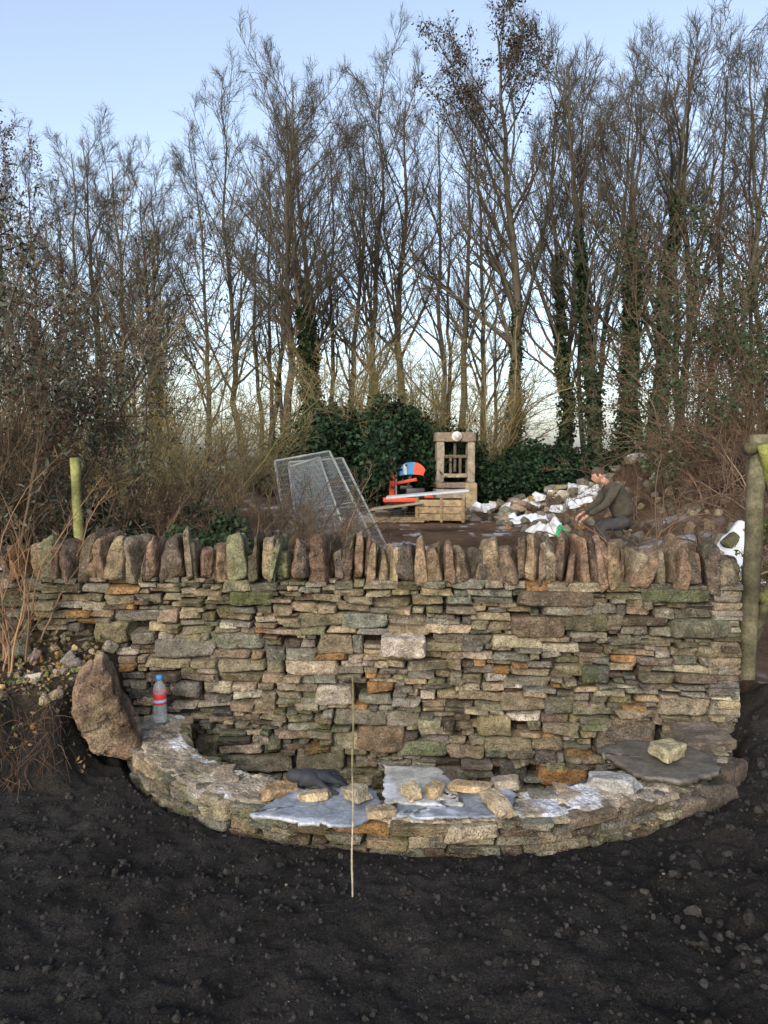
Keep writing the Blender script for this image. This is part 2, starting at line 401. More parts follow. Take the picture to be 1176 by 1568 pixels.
# ------------------------------------------------------------ curved low wall
rng=np.random.default_rng(31)
ring=empty('curved_low_stone_wall')
th=np.linspace(math.pi,2*math.pi,400)
def ept(t,k): return np.stack([EC[0]+(EA-k)*np.cos(t),EC[1]+(EB-k)*np.sin(t)],-1)
E0=ept(th,0);cum=np.concatenate([[0],np.cumsum(np.linalg.norm(np.diff(E0,axis=0),axis=1))]);RL=cum[-1]
def ring_course(k,z0,z1,mb,lay,nn):
    r=course(RL,z0,z1,bh=(z1-z0,z1-z0+.01),lay=lay,wr=(2.,5.))
    n=len(r);t=np.interp(r[:,0]+r[:,2]/2,cum,th);
    p=ept(t,k);q=ept(t+.01,k)-p;q=nrm(q);
    ratio=np.linalg.norm(ept(t+.01,k)-p,axis=1)/np.linalg.norm(ept(t+.01,0)-ept(t,0),axis=1)
    R=np.array([[[a,-b,0],[b,a,0],[0,0,1]] for a,b in q])
    R=R@np.array([rotm(rng.normal(0,.04),rng.normal(0,.03),rng.normal(0,.1)) for _ in range(n)])
    stones(mb,np.concatenate([p+rng.normal(0,.010,(n,2)),(r[:,1]+r[:,3]/2)[:,None]],1),np.stack([r[:,2]*ratio-.002,np.full(n,.13),r[:,3]-.001],1)*np.array([1.03,1,1.04]),R,palette(rng,n)*.85,rng,n=nn,e=12,skew=.13,amp=.007,freq=28,ca=.25)
mb=MB()
ring_course(.06,-.1,.102,mb,(.022,.042),8)
ring_course(.23,-.36,.10,mb,(.04,.08),5)
mb.obj('side_stones',M_stone,False,parent=ring)
mb=MB();tu=np.linspace(math.pi,2*math.pi,600);vv=np.linspace(.012,.288,44)
T,K=np.meshgrid(tu,vv,indexing='ij');p=ept(T,K+.014*n2(T*5,K*0,2,3,50)*sst(.2,.0,K))
x_,y_=p[...,0],p[...,1]
zt=.110+.010*n2(x_,y_,9,3,51)+.008*n2(x_,y_,35,3,52)-.03*(sst(.05,.012,K)+sst(.25,.288,K))
base=np.array([.25,.22,.175])*(1+.45*n2(x_,y_,14,4,53))[...,None]
dk=sst(.2,.6,n2(x_,y_,7,3,54)+sst(1.1,1.6,x_)*.9)[...,None]; base=base*(1-dk*.6)+np.array([.08,.068,.05])*dk*.6
fr=sst(.2,.6,n2(x_,y_,7,4,55)+.65*np.exp(-((x_-.72)/.3)**2)+.6*np.exp(-((x_+.85)/.4)**2)*sst(.05,.18,K)-.25)[...,None]*.75
base=base*(1-fr)+np.array([.48,.51,.57])*fr
a_,b_=T.shape;idx=np.arange(a_*b_).reshape(a_,b_)
mb.add(np.concatenate([p,zt[...,None]],-1),np.stack([idx[:-1,:-1],idx[1:,:-1],idx[1:,1:],idx[:-1,1:]],-1),base.reshape(-1,3).clip(0.01,1))
n=44;t=rng.uniform(math.pi,2*math.pi,n);k=rng.uniform(.03,.26,n);p=ept(t,k)
stones(mb,np.concatenate([p,np.full((n,1),.096)],1),np.stack([rng.uniform(.06,.15,n),rng.uniform(.05,.09,n),rng.uniform(.03,.04,n)],1),np.array([rotm(rng.normal(0,.05),rng.normal(0,.05),rng.uniform(0,6)) for _ in range(n)]),palette(rng,n)*.95,rng,n=8,e=8,skew=.18,amp=.005)
mb.obj('mortar_bed',M_rub,False,parent=ring)
# ------------------------------------------------------------ slates
def slate(name,poly,z,th_,col,tilt=(0,0),seed=0,frost=.0):
    rg=np.random.default_rng(seed);poly=np.array(poly,float);c0=poly.mean(0)
    out=[]
    for i in range(len(poly)):
        a_,b_=poly[i],poly[(i+1)%len(poly)]
        m_=max(2,int(np.linalg.norm(b_-a_)/.018))
        for q in range(m_): out.append(a_+(b_-a_)*q/m_+rg.normal(0,.006,2))
    out=np.array(out);n=len(out);rings=[]
    for f in np.linspace(0.02,1,16): rings.append(c0+(out-c0)*f)
    G=np.array(rings);zz=z+tilt[0]*(G[...,0]-c0[0])+tilt[1]*(G[...,1]-c0[1])+.007*n2(G[...,0],G[...,1],7,3,seed)
    top=np.concatenate([G,(zz+th_)[...,None]],-1);bot=np.concatenate([G[-1:],(zz[-1:]-0)[...,None]],-1);bc=bot*1.; bc[...,:2]=c0
    A=np.concatenate([top,bot,bc],0);idx=np.arange(A.shape[0]*n).reshape(-1,n);nx=np.roll(idx,-1,1)
    cl=np.array(col)*(1+.3*n2(A[...,0],A[...,1],12,4,seed+1))[...,None]
    fk=sst(.1,.6,n2(A[...,0],A[...,1],8,4,seed+2)+frost-.3)[...,None]*min(1,frost*2); cl=cl*(1-fk)+np.array([.46,.50,.56])*fk
    mb=MB();mb.add(A,np.stack([idx[:-1],nx[:-1],nx[1:],idx[1:]],-1),cl.reshape(-1,3).clip(0,1));
    return mb.obj(name,M_slate,True)
BL=(.15,.175,.21)
slate('slate_slab',[(-.54,2.93),(-.3,2.86),(-.12,2.85),(.0,2.98),(-.04,3.14),(-.34,3.25),(-.40,3.1)],.122,.012,BL,(0,.03),1,.35)
slate('slate_slab',[(.0,3.02),(.33,3.0),(.29,3.2),(.24,3.34),(.0,3.36)],.137,.012,(.25,.25,.235),(0,.05),2,.3)
slate('slate_slab',[(.02,2.93),(.3,2.9),(.52,2.93),(.55,3.1),(.5,3.22),(.22,3.24),(.1,3.1)],.124,.010,BL,(0,.02),3,.35)
slate('slate_slab',[(1.12,3.30),(1.30,3.22),(1.50,3.30),(1.56,3.48),(1.45,3.64),(1.2,3.66),(1.02,3.56)],.125,.024,(.085,.078,.068),(-.01,.03),4,.0)
def loose(name,lst,seed,mat=M_rub,e=9):
    rg=np.random.default_rng(seed)
    for (x,y,z,w,d_,h,rz,c_) in lst:
        mb=MB();stones(mb,[(0,0,0)],[(w,d_,h)],rotm(rg.normal(0,.05),rg.normal(0,.05),rz),np.array([c_])*.88,rg,n=10,e=e,skew=.2,amp=.008,freq=25,ca=.3)
        o=mb.obj(name,mat,False);o.location=(x,y,z)
loose('loose_stone',[(.115,3.06,.165,.07,.08,.045,.3,(.38,.31,.2)),(.21,3.08,.165,.07,.06,.04,.9,(.36,.28,.17)),(.46,2.98,.155,.07,.17,.03,.35,(.36,.29,.2)),(.37,3.13,.158,.16,.08,.03,-.1,(.38,.28,.17)),(-.12,3.05,.165,.1,.09,.05,.8,(.33,.29,.21)),(-.29,3.06,.15,.12,.06,.03,.1,(.42,.34,.22)),(-.45,3.14,.135,.14,.09,.035,.4,(.28,.2,.12)),(.53,3.2,.145,.12,.09,.04,0,(.3,.26,.2)),
 (1.32,3.45,.19,.16,.13,.075,.45,(.34,.31,.2)),(-.02,2.93,.14,.1,.06,.03,.2,(.3,.24,.16)),(1.0,3.24,.125,.22,.13,.07,-.5,(.32,.32,.31)),(1.62,3.78,.12,.25,.2,.06,.2,(.13,.11,.09)),(1.46,3.32,.03,.22,.16,.13,.6,(.08,.07,.06)),(1.60,3.52,.04,.26,.2,.15,.9,(.10,.08,.065)),(1.28,3.22,.03,.2,.14,.12,.3,(.12,.10,.08))],3)
rg=np.random.default_rng(21);mb=MB()
V,F=rcube(26,7);V=V.copy()
V[:,0]*=.80+.20*np.cos((V[:,2]+.25)*1.5);V[:,0]+=.12*V[:,2]**2;V[:,1]*=.85+.15*np.cos(V[:,2]*1.4)
V[:,2]+=.22*V[:,0]*(V[:,2]>0)*V[:,2]-.25*V[:,0]*(V[:,2]<0)*(-V[:,2])
Pb=(V*np.array([.125,.10,.235]))@rotm(.15,-.30,.25).T
db=fbm(Pb*9+3,4,5);cr_=np.abs(fbm(Pb*6+9,2,8))
Pb=Pb+nrm(Pb)*(db*.020-.012*(cr_<.12))[:,None]
cb=np.array([.17,.12,.085])*(1+.5*db)[:,None];lt_=sst(.1,.5,fbm(Pb*7+20,3,6))[:,None]*.6;cb=cb*(1-lt_)+np.array([.34,.27,.19])*lt_
mb.add(Pb,F,cb.clip(.02,1));o=mb.obj('boulder',M_cope,False);o.location=(-1.40,3.70,.29)
# bank
rng=np.random.default_rng(9);mb=MB();n=170
x=rng.uniform(-2.3,-1.55,n);y=rng.uniform(3.6,4.25,n);s=.010+.04*rng.random(n)**4
cl=palette(rng,n)*.8;cl[rng.random(n)<.06]=(.4,.3,.15)
stones(mb,np.stack([x,y,gh(x,y)+s*.2],1),np.stack([s*1.6,s*1.3,s],1),randrot(rng,n),cl,rng,n=4,e=5,skew=.25,amp=.004)
big=[(-1.80,3.82,.07),(-1.95,3.72,.09),(-1.9,4.05,.08),(-1.72,4.08,.08),(-2.0,4.1,.09),(-1.66,4.02,.06),(-1.88,3.62,.07)]
bx=np.array(big);cl=palette(rng,len(big));cl[0]=(.42,.38,.31);cl[1]=(.42,.29,.13)
stones(mb,np.stack([bx[:,0],bx[:,1],gh(bx[:,0],bx[:,1])+bx[:,2]*.15],1),np.stack([bx[:,2]*1.2,bx[:,2],bx[:,2]*.7],1),randrot(rng,len(big)),cl,rng,n=9,e=6,skew=.25,amp=.008)
mb.obj('bank_rubble',M_rub,False)
mb=MB();n=240;x=rng.uniform(-2.2,-1.5,n);y=rng.uniform(3.45,3.66,n);P0=np.stack([x,y-.02,gh(x,y)+.02],1)
d=nrm(np.stack([rng.normal(0,.5,n),-np.abs(rng.normal(.3,.2,n)),rng.normal(-.3,.5,n)],1));pts=[P0]
for q in range(6):
    d=nrm(d+rng.normal(0,.28,d.shape)+[0,-.01,-.28]);P0=P0+d*.032;pts.append(P0)
tubes(mb,np.stack(pts,1),np.tile(np.linspace(.002,.0008,7),(n,1)),3,np.tile([[.09,.058,.038]],(n,1))*rng.uniform(.6,1.4,(n,1)))
mb.obj('exposed_roots',M_twig)
mb=MB();n=900;x=rng.uniform(-2.3,-1.45,n);y=rng.uniform(3.55,4.25,n)
leaves(mb,np.stack([x,y,gh(x,y)+.012],1),.03,.018,rng,[(.22,.14,.07),(.13,.09,.05),(.10,.13,.04)]);mb.obj('fallen_leaves',M_leaf)
# ------------------------------------------------------------ cane
mb=MB();k=np.linspace(0,1,14)[:,None];P=np.array([-.112,2.55,-.08])*(1-k)+np.array([-.106,2.56,.80])*k
P[:,0]+=.002*np.sin(np.arange(14)*1.3)
R=np.full(14,.0034);R[[3,6,9,11]]=.0044
cc=np.repeat(np.where(k>.55,np.array([[.14,.13,.08]]),np.array([[.30,.27,.21]])),6,0)
tubes(mb,P,R,6,cc);mb.obj('garden_cane',M_wood)
# ------------------------------------------------------------ bottle
def lathe(mb,prof,s=28,col=(1,1,1),m=0):
    pr=np.array(prof,float)
    a=np.arange(s)*2*np.pi/s;v=np.stack([pr[:,0:1]*np.cos(a),pr[:,0:1]*np.sin(a),np.repeat(pr[:,1:2],s,1)],-1)
    idx=np.arange(len(pr)*s).reshape(-1,s);nx=np.roll(idx,-1,1);mb.add(v,np.stack([idx[:-1],nx[:-1],nx[1:],idx[1:]],-1),col,m)
mpl,nt,b=newmat('clear_plastic');b.inputs['Base Color'].default_value=(.85,.93,.97,1);b.inputs['Transmission Weight'].default_value=.85;b.inputs['Roughness'].default_value=.12;b.inputs['IOR'].default_value=1.25
bot=empty('plastic_bottle',(-1.215,4.03,.12));bot.scale=(1.08,1.08,1.0)
mb=MB();lathe(mb,[(0,.002),(.028,0),(.033,.006),(.034,.03),(.032,.036),(.034,.045),(.034,.09),(.031,.1),(.031,.15),(.034,.16),(.033,.18),(.026,.205),(.016,.222),(.012,.23),(.012,.245)]);mb.obj('bottle_body',mpl,parent=bot)
mb=MB();lathe(mb,[(.0322,.1),(.0328,.102),(.0328,.165),(.0322,.167)],col=(.6,.04,.04));lathe(mb,[(.0331,.112),(.0334,.113),(.0334,.126),(.0331,.127)],col=(.35,.5,.8));mb.obj('bottle_label',M_paint,parent=bot)
mb=MB();lathe(mb,[(.0,.232),(.0155,.232),(.0158,.236),(.0158,.252),(.013,.257),(0,.257)],col=(.05,.25,.6));mb.obj('bottle_cap',M_paint,parent=bot)
# ------------------------------------------------------------ skin helper
def skin(name,verts,edges,rad,mat,parent=None,sub=2,root=0):
    me=D.meshes.new(name);me.from_pydata([tuple(v) for v in verts],edges,[]);me.materials.append(mat)
    o=D.objects.new(name,me);scene.collection.objects.link(o)
    m=o.modifiers.new('Skin','SKIN');m.use_smooth_shade=True
    for q,rr in enumerate(rad):
        sv=me.skin_vertices[0].data[q];sv.radius=(rr,rr) if np.isscalar(rr) else rr;sv.use_root=(q==root)
    s_=o.modifiers.new('Sub','SUBSURF');s_.levels=sub;s_.render_levels=sub
    if parent:o.parent=parent
    return o
def cmat(name,c,rough=.9,bs=None):
    m,nt,b=newmat(name);f=rng_(nt,noise(nt,12,4),.3,.7,0,1)
    nt.links.new(mixc(nt,f,tuple(q*.65 for q in c),tuple(min(1,q*1.3) for q in c)),b.inputs['Base Color']);b.inputs['Roughness'].default_value=rough
    bump(nt,b,[(noise(nt,bs[0] if bs else 20,4),.5,bs[1] if bs else .004)]);return m
M_glove=cmat('glove_fabric',(.018,.021,.028),.8,(60,.003));M_jacket=cmat('olive_jacket',(.045,.042,.03),.95,(9,.06));M_trous=cmat('work_trousers',(.035,.035,.038),.95,(9,.06));M_boot=cmat('boots',(.04,.028,.02));M_flesh=cmat('skin_tone',(.36,.20,.15),.6);M_hair=cmat('hair',(.06,.04,.028),.9,(60,.01))
def hand(name,parent,mat,loc,R,sc=1.,curl=.4):
    V=[];E=[];r=[]
    def a_(p,rr,frm=None):
        V.append(np.array(loc)+R@(np.array(p)*sc));r.append(rr*sc)
        if frm is not None:E.append((frm,len(V)-1))
        return len(V)-1
    w=a_((0,0,0),.026);pm=a_((.045,0,0),.028,w);a_((-.05,0,.002),.031,w)
    for (y0,y1,L,rr) in ((-.03,-.042,.075,.0095),(-.010,-.013,.085,.01),(.011,.015,.08,.0095),(.030,.042,.062,.0085)):
        k=a_((.088,y0,.0),rr*1.15,pm);l3=L/3;px,pz=.088,0;an=0
        for q in range(3):
            an+=curl;px+=l3*math.cos(an);pz-=l3*math.sin(an);k=a_((px,y0+(y1-y0)*(q+1)/3,pz),rr*(1-.1*q),k)
    k=a_((.03,-.038,-.004),.012,w);k=a_((.055,-.065,-.012),.011,k);a_((.085,-.08,-.02),.0095,k)
    return skin(name,V,E,r,mat,parent,2,0)
gl=empty('work_gloves');hand('glove_left',gl,M_glove,(-.37,3.19,.180),rotm(0,0,.05),1.15,.2);hand('glove_right',gl,M_glove,(-.31,3.13,.192),rotm(.3,.1,.5),1.15,.3)
# ------------------------------------------------------------ person crouching
px,py=3.48,11.6;per=empty('crouching_person',(px,py,float(gh(px,py))))
V=[(.20,0,.58),(.16,0,.76),(.08,0,.94),(-.02,0,1.08),(-.09,0,1.16),(.0,.17,1.07),(-.14,.23,.84),(-.36,.15,.70),(.0,-.17,1.07),(-.15,-.23,.82),(-.38,-.13,.66)]
E=[(0,1),(1,2),(2,3),(3,4),(3,5),(5,6),(6,7),(3,8),(8,9),(9,10)]
skin('jacket',V,E,[(.17,.19),(.16,.18),(.165,.2),(.15,.19),.075,.085,.068,.045,.085,.068,.045],M_jacket,per)
V=[(.20,0,.60),(.18,.11,.54),(-.18,.17,.50),(.06,.14,.12),(.18,-.11,.54),(-.22,-.15,.47),(.0,-.14,.12),(.25,0,.50)]
skin('trousers',V,[(0,1),(1,2),(2,3),(0,4),(4,5),(5,6),(0,7)],[.17,.125,.08,.058,.125,.08,.058,.12],M_trous,per)
for nm,yy,xx in (('boot_left',.14,.06),('boot_right',-.14,.0)):
    skin(nm,[(xx,yy,.14),(xx+.01,yy,.05),(xx-.1,yy,.045),(xx-.19,yy,.035)],[(0,1),(1,2),(2,3)],[.06,.055,.05,.04],M_boot,per)
hand('hand_left',per,M_flesh,(-.40,.15,.67),rotm(0,.6,math.pi),1,.35);hand('hand_right',per,M_flesh,(-.42,-.13,.63),rotm(0,.6,math.pi),1,.35)
u,v=np.meshgrid(np.linspace(0,2*np.pi,33)[:-1],np.linspace(0,np.pi,24));hx=np.sin(v)*np.cos(u);hy=np.sin(v)*np.sin(u);hz=np.cos(v)
P=np.stack([hx*.098,hy*.076,hz*.118],-1)
low=sst(.1,-.9,hz);P[...,0]-=low*.02;P[...,1]*=1-.28*low
face=sst(.55,.9,-hx)
P[...,0]-=.026*np.exp(-(hy/.16)**2-((hz+.12)/.2)**2)*face
P[...,0]+=.010*np.exp(-((np.abs(hy)-.38)/.14)**2-((hz-.08)/.12)**2)*face
P[...,0]-=.008*np.exp(-(hy/.3)**2-((hz+.5)/.08)**2)*face
P[...,0]-=.010*np.exp(-(hy/.3)**2-((hz+.85)/.12)**2)
Rh=rotm(0,-.45,0);hc=np.array([-.21,0,1.26])
a_,b_=u.shape;idx=np.arange(a_*b_).reshape(a_,b_);nx=np.roll(idx,-1,1);F=np.stack([idx[:-1],idx[1:],nx[1:],nx[:-1]],-1)
mb=MB();mb.add(P.reshape(-1,3)@Rh.T+hc,F)
for s_ in (1,-1): stones(mb,[hc+Rh@np.array([.01,s_*.078,-.005])],[(.035,.016,.06)],Rh,np.array([[1,1,1]]),np.random.default_rng(1),n=4,e=2.5,skew=.03,amp=.001)
rod(mb,hc+Rh@np.array([.02,0,-.07]),(-.06,0,1.13),.052,.058,12)
for s_ in (1,-1): stones(mb,[hc+Rh@np.array([-.088,s_*.03,.008])],[(.012,.022,.012)],Rh,np.array([[0.02,.02,.02]]),np.random.default_rng(1),n=4,e=2,skew=.0,amp=.0,m=1)
mb.obj('head',[M_flesh,M_hair],parent=per)
mb=MB();hm=P*1.07+np.array([.006,0,.006]);hr=hm.copy();cut=(hz<-.15+.0)|((hx<-.45)&(hz<.45));hr[cut]=P[cut]*.9
mb.add(hr.reshape(-1,3)@Rh.T+hc,F);mb.obj('hair',M_hair,parent=per)
# ------------------------------------------------------------ trees
def gtree(seed,H,fork=1,lean=(0,0),r0=.2,n1=24,n2_=8,n3=6,n4=4,t0=.3,spread=.43,a1=(.45,.9)):
    rg=np.random.default_rng(seed);n=16;mb=MB();Ps=[];Rs=[]
    for f in range(fork):
        k=np.linspace(0,1,n);h=H*(1 if f==0 else rg.uniform(.82,.98));w=np.cumsum(rg.normal(0,.014,(n,2)),0)*h*.35
        dr=(np.array([math.cos(f*2.4+seed),.6*math.sin(f*2.4+seed)])*(.10 if fork>1 else .0))*h
        xy=w-w[0]+np.array(lean)[None]*h*k[:,None]+dr[None]*(np.sqrt(k)*.9)[:,None]
        Ps.append(np.concatenate([xy,(h*k-.2*(k==0))[:,None]],1));rr=r0*(1 if f==0 else .75)*(1-.93*k**.8)+.01;rr[0]*=1.35;Rs.append(rr)
    P=np.array(Ps);R=np.array(Rs);bc=np.array([[.070,.062,.046]])
    tubes(mb,P,R,9,np.tile(bc,(fork,1)))
    P1,R1=grow(P,R,int(n1/fork**.6),t0,.98,a1[0],a1[1],spread,9,.055,.07,.5,.018,rg,taper=.66)
    tubes(mb,P1,R1,5,np.tile(bc*.95,(len(P1),1))*rg.uniform(.8,1.2,(len(P1),1)))
    P2,R2=grow(P1,R1,n2_,.2,.98,.4,.8,.45,6,.06,.08,.6,.011,rg)
    tubes(mb,P2,R2,4,np.tile(bc*.95,(len(P2),1))*rg.uniform(.8,1.2,(len(P2),1)))
    P3,R3=grow(P2,R2,n3,.15,1,.35,.8,.55,4,.07,.09,.7,.0075,rg,.3)
    tubes(mb,P3,R3,3,np.tile(bc*.95,(len(P3),1)))
    if n4:
        P4,R4=grow(P3,R3,n4,.1,1,.35,.8,.6,3,.07,.09,.8,.0055,rg,.25)
        tubes(mb,P4,R4,3,np.tile(bc*.95,(len(P4),1)))
    return mb,(P,R,P1,P2,P3)
variants=[]
for i,(fk,ln,r0,t0) in enumerate([(1,(0,0),.22,.3),(2,(.02,0),.2,.3),(1,(-.05,0),.18,.25),(3,(.0,0),.18,.3),(1,(.04,.0),.16,.2),(2,(-.03,0),.17,.28)]):
    mb,_=gtree(100+i,16,fk,ln,r0,t0=t0);variants.append(mb.mesh('bare_tree_mesh',M_bark))
def put(px,Y,H,v,rz):
    x=(px-588)/1162*Y
    o=D.objects.new('bare_tree',variants[v]);scene.collection.objects.link(o);o.location=(x,Y,-.1);s=H/17.6;o.scale=(s,s,s);o.rotation_euler=(0,0,rz)
for t in [(440,27,15.8,0,.3),(322,28,13.8,4,2.0),(372,30,15.6,2,1.1),(560,31,18.0,2,4),(625,33,18.4,0,2.2),(690,31,17.0,1,.5),(530,30,16.4,4,.8),
          (855,28,15.2,2,3.3),(1030,27,16.4,0,5),(1075,29,17.4,1,2.5),(1112,26,15.4,4,.2),(1165,27,16.2,3,1.0),(1250,26,16,1,3.),
          (250,30,13.4,1,1.9),(195,29,13.6,0,3.8),(150,31,14.8,5,.9),(95,28,13.4,3,2.9),(30,29,14.5,2,.1),(-50,27,13.8,1,4.4),(905,31,17.5,5,2.1),(490,33,18.4,5,5.5),(740,34,18.4,4,1.7),(410,35,17.2,3,4.2),(980,33,18,2,.7)]:
    put(*t)
IVY=[(.014,.030,.011),(.022,.044,.016),(.010,.02,.008)]
def special(name,px,Y,H,seed,fork,lean,r0,ivy,dead=False,t0=.3):
    mb,(P,R,P1,P2,P3)=gtree(seed,H*.88,fork,lean,r0,t0=t0);rg=np.random.default_rng(seed)
    if ivy:
        nn=int(5600*ivy/8)
        for f in range(len(P)):
            z=rg.uniform(0,1,nn)**1.2*ivy/(H*.88)*15;i=np.clip(z.astype(int),0,14);fr=(z-i)[:,None]
            c0=P[f][i]*(1-fr)+P[f][i+1]*fr;an=rg.uniform(0,6.28,nn);zz=c0[:,2]
            rad=(.14+.24*np.clip(fbm(np.stack([an,zz*1.1,an*0+f],1),3,4)+.3,-.1,1.2))*(1.05-.7*(zz/ivy).clip(0,1))*rg.uniform(.4,1.2,nn)+.03
            leaves(mb,c0+np.stack([np.cos(an)*rad,np.sin(an)*rad,rg.normal(0,.05,nn)],1),.13,.1,rg,IVY,.3,1)
    if dead:
        tp=np.concatenate([P2[:,-1],P2[:,3]]);tp=tp[tp[:,2]>H*.68];tp=np.repeat(tp,22,0)+rg.normal(0,.13,(len(tp)*22,3))
        leaves(mb,tp,.11,.06,rg,[(.045,.03,.02),(.03,.022,.016)],.5,1)
    o=mb.obj(name,[M_bark,M_leaf]);o.location=((px-588)/1162*Y,Y,-.1)
special('ash_tree_with_seed_clusters',790,26,17.4,7,1,(0,0),.27,7,True,.3)
special('ivy_clad_tree',505,27,15.6,8,2,(-.06,0),.2,8)
special('ivy_clad_tree',872,26,15.5,9,1,(-.03,0),.17,8.5)
special('ivy_clad_tree',935,24,15.0,10,2,(-.04,0),.19,8.5)
special('ivy_clad_tree',968,25,16,12,2,(.03,0),.24,10)
special('ivy_clad_tree',245,26,10,14,1,(-.02,0),.12,5,t0=.4)
mb=MB();rg=np.random.default_rng(70)
tv=[gtree(200+i,15,1,(0,0),.17,n1=22,n2_=7,n3=5,n4=0,t0=.15)[0] for i in range(2)]
for i in range(14):
    t=tv[i%2];R_=rotm(0,0,rg.uniform(0,6.28));s_=rg.uniform(.85,1.15);T_=np.array([-30+i*4.6+rg.normal(0,1.5),rg.uniform(42,52),0])
    mb.add(np.concatenate(t.v)@R_.T*s_+T_,np.concatenate(t.f),np.concatenate(t.c))
mb.obj('distant_tree_belt',M_bark)
# ------------------------------------------------------------ shrubs
def shrub(name,base,n0,h,spread,levels,colr,rmin,leafs=None,seed=0,trop=.05,wob=.12,up=1.,out=1.,n1=9,n2_=7,k0=9,stem=.018):
    rg=np.random.default_rng(seed);base=np.array(base);mb=MB()
    p=np.stack([rg.uniform(-1,1,n0)*spread[0],rg.uniform(-1,1,n0)*spread[1]],1);b0=base[:2]+p
    pos=np.concatenate([b0,gh(b0[:,0],b0[:,1],False)[:,None]-.05],1)
    d=nrm(np.stack([p[:,0]/max(spread[0],.1)*.35*out+rg.normal(0,.3,n0)*out,p[:,1]/max(spread[1],.1)*.3*out+rg.normal(0,.3,n0)*out,np.full(n0,up)],1))
    L=h*rg.uniform(.6,1.15,(n0,1))/(k0-1);pts=[pos]
    for q in range(k0-1):
        d=nrm(d+rg.normal(0,wob,d.shape)+np.array([0,0,trop-.03*q]));pos=pos+d*L;pts.append(pos)
    P=np.stack(pts,1);R=np.tile(np.linspace(1,.25,k0)*stem,(n0,1))
    cv=lambda n:np.array(colr)[rg.integers(0,len(colr),n)]*rg.uniform(.7,1.3,(n,1))
    tubes(mb,P,R,4,cv(n0))
    P1,R1=grow(P,R,n1,.2,1,.4,.9,.42,5,trop*.6,wob,.6,rmin*1.3,rg);tubes(mb,P1,R1,3,cv(len(P1)))
    P2,R2=grow(P1,R1,n2_,.1,1,.4,1.,.5,4,.03,wob*1.2,.7,rmin,rg,.08);tubes(mb,P2,R2,3,cv(len(P2)))
    if levels>2:
        P3,R3=grow(P2,R2,3,.1,1,.4,1.,.55,3,.03,wob*1.2,.7,rmin*.9,rg,.06);tubes(mb,P3,R3,3,cv(len(P3)))
    if leafs:
        per_,Ll,Wl,cols,dr,sp,prob=leafs
        src=np.concatenate([P2[:,-1],P2[:,2],P1[:,-1]]);src=src[vn(src*2.2,seed)>prob];src=np.repeat(src,per_,0)+rg.normal(0,sp,(len(src)*per_,3))
        leaves(mb,src,Ll,Wl,rg,cols,dr,1)
    return mb.obj(name,[M_twig,M_leaf])
BR=[(.12,.09,.06),(.16,.115,.075),(.09,.07,.05)]
YG=[(.17,.15,.065),(.14,.12,.055),(.20,.16,.09)]
RB=[(.12,.08,.055),(.085,.062,.045),(.15,.105,.07)]
GY=[(.075,.09,.06),(.055,.07,.048),(.11,.11,.085),(.085,.06,.048)]
for i,(x,y,h,n0,lf) in enumerate([(-3.35,6.6,3.9,12,7),(-3.1,7.2,3.2,9,6),(-4.0,7.8,4.6,11,6),(-2.8,7.4,2.3,6,4)]):
    shrub('buddleia_shrub',(x,y),n0,h,(.35,.35),3,BR,.0026,(lf,.07,.02,GY,.8,.05,-.05),seed=300+i,trop=.07,out=.5,n1=12)
mb=MB();rg=np.random.default_rng(77);n=150;c0=np.stack([rg.uniform(-3.8,-2.1,n),rg.uniform(6.2,7.6,n),rg.uniform(1.4,4.5,n)],1);ok=(c0[:,0]<-2.9+.3*(4-c0[:,2]));c0=c0[ok]
q=np.repeat(c0,60,0);q=q+rg.normal(0,1,q.shape)*np.array([.02,.02,.06]);leaves(mb,q,.025,.015,rg,[(.06,.036,.028),(.085,.052,.04)],0);mb.obj('dead_flower_heads',M_leaf)
GR=[(.028,.052,.024),(.02,.038,.018),(.04,.062,.03)]
shrub('hawthorn_bush',(-1.25,8.5),44,1.45,(.55,.5),3,BR,.0026,None,seed=320,trop=.02,out=1.0)
shrub('hawthorn_bush',(-2.3,8.4),34,1.45,(.8,.4),3,RB,.0026,None,seed=321,trop=.02,out=1.1)
shrub('evergreen_hedge',(-2.55,7.7),44,.98,(.75,.3),2,BR,.003,(12,.055,.038,GR,.2,.07,-.6),seed=322,trop=.02,out=.8,n1=10)
shrub('hawthorn_bush',(-4.6,9.6),40,1.8,(1.2,.6),3,BR,.003,None,seed=323,trop=.02,out=1.)
shrub('bare_willow_bush',(-5.2,13),30,3.8,(2,.8),3,YG,.005,None,seed=324,trop=.05,out=.9)
shrub('bare_willow_bush',(-3.6,15),24,3.4,(1.4,.8),3,YG,.005,None,seed=325,trop=.05,out=.9)
HL=[(.012,.032,.014),(.02,.045,.019),(.009,.020,.010)]
shrub('holly_bush',(-.9,23.3),56,2.7,(1.3,.8),2,BR,.01,(14,.16,.1,HL,.2,.2,-.7),seed=330,trop=.03,out=.5)
shrub('holly_bush',(1.0,23.8),40,2.1,(1.2,.6),2,BR,.01,(12,.16,.1,HL,.2,.2,-.6),seed=349,trop=.03,out=.5)
shrub('holly_bush',(4.6,24),30,1.5,(1.4,.8),2,BR,.01,(10,.16,.1,HL,.2,.2,-.4),seed=331,trop=.03,out=.6)
shrub('bare_willow_bush',(-.8,24.8),38,5.6,(1.7,.6),3,YG,.0075,None,seed=332,trop=.06,out=.85,stem=.035)
shrub('bare_willow_bush',(2.0,25),40,5.8,(1.8,.6),3,YG,.0075,None,seed=333,trop=.06,out=.85,stem=.035)
shrub('bare_willow_bush',(-7.5,23),30,4,(2.2,.8),3,YG,.007,None,seed=334,trop=.06,out=.8,stem=.03)
shrub('bare_willow_bush',(-11,22),30,4.8,(2.2,.8),3,RB,.007,None,seed=335,trop=.06,out=.8,stem=.03)
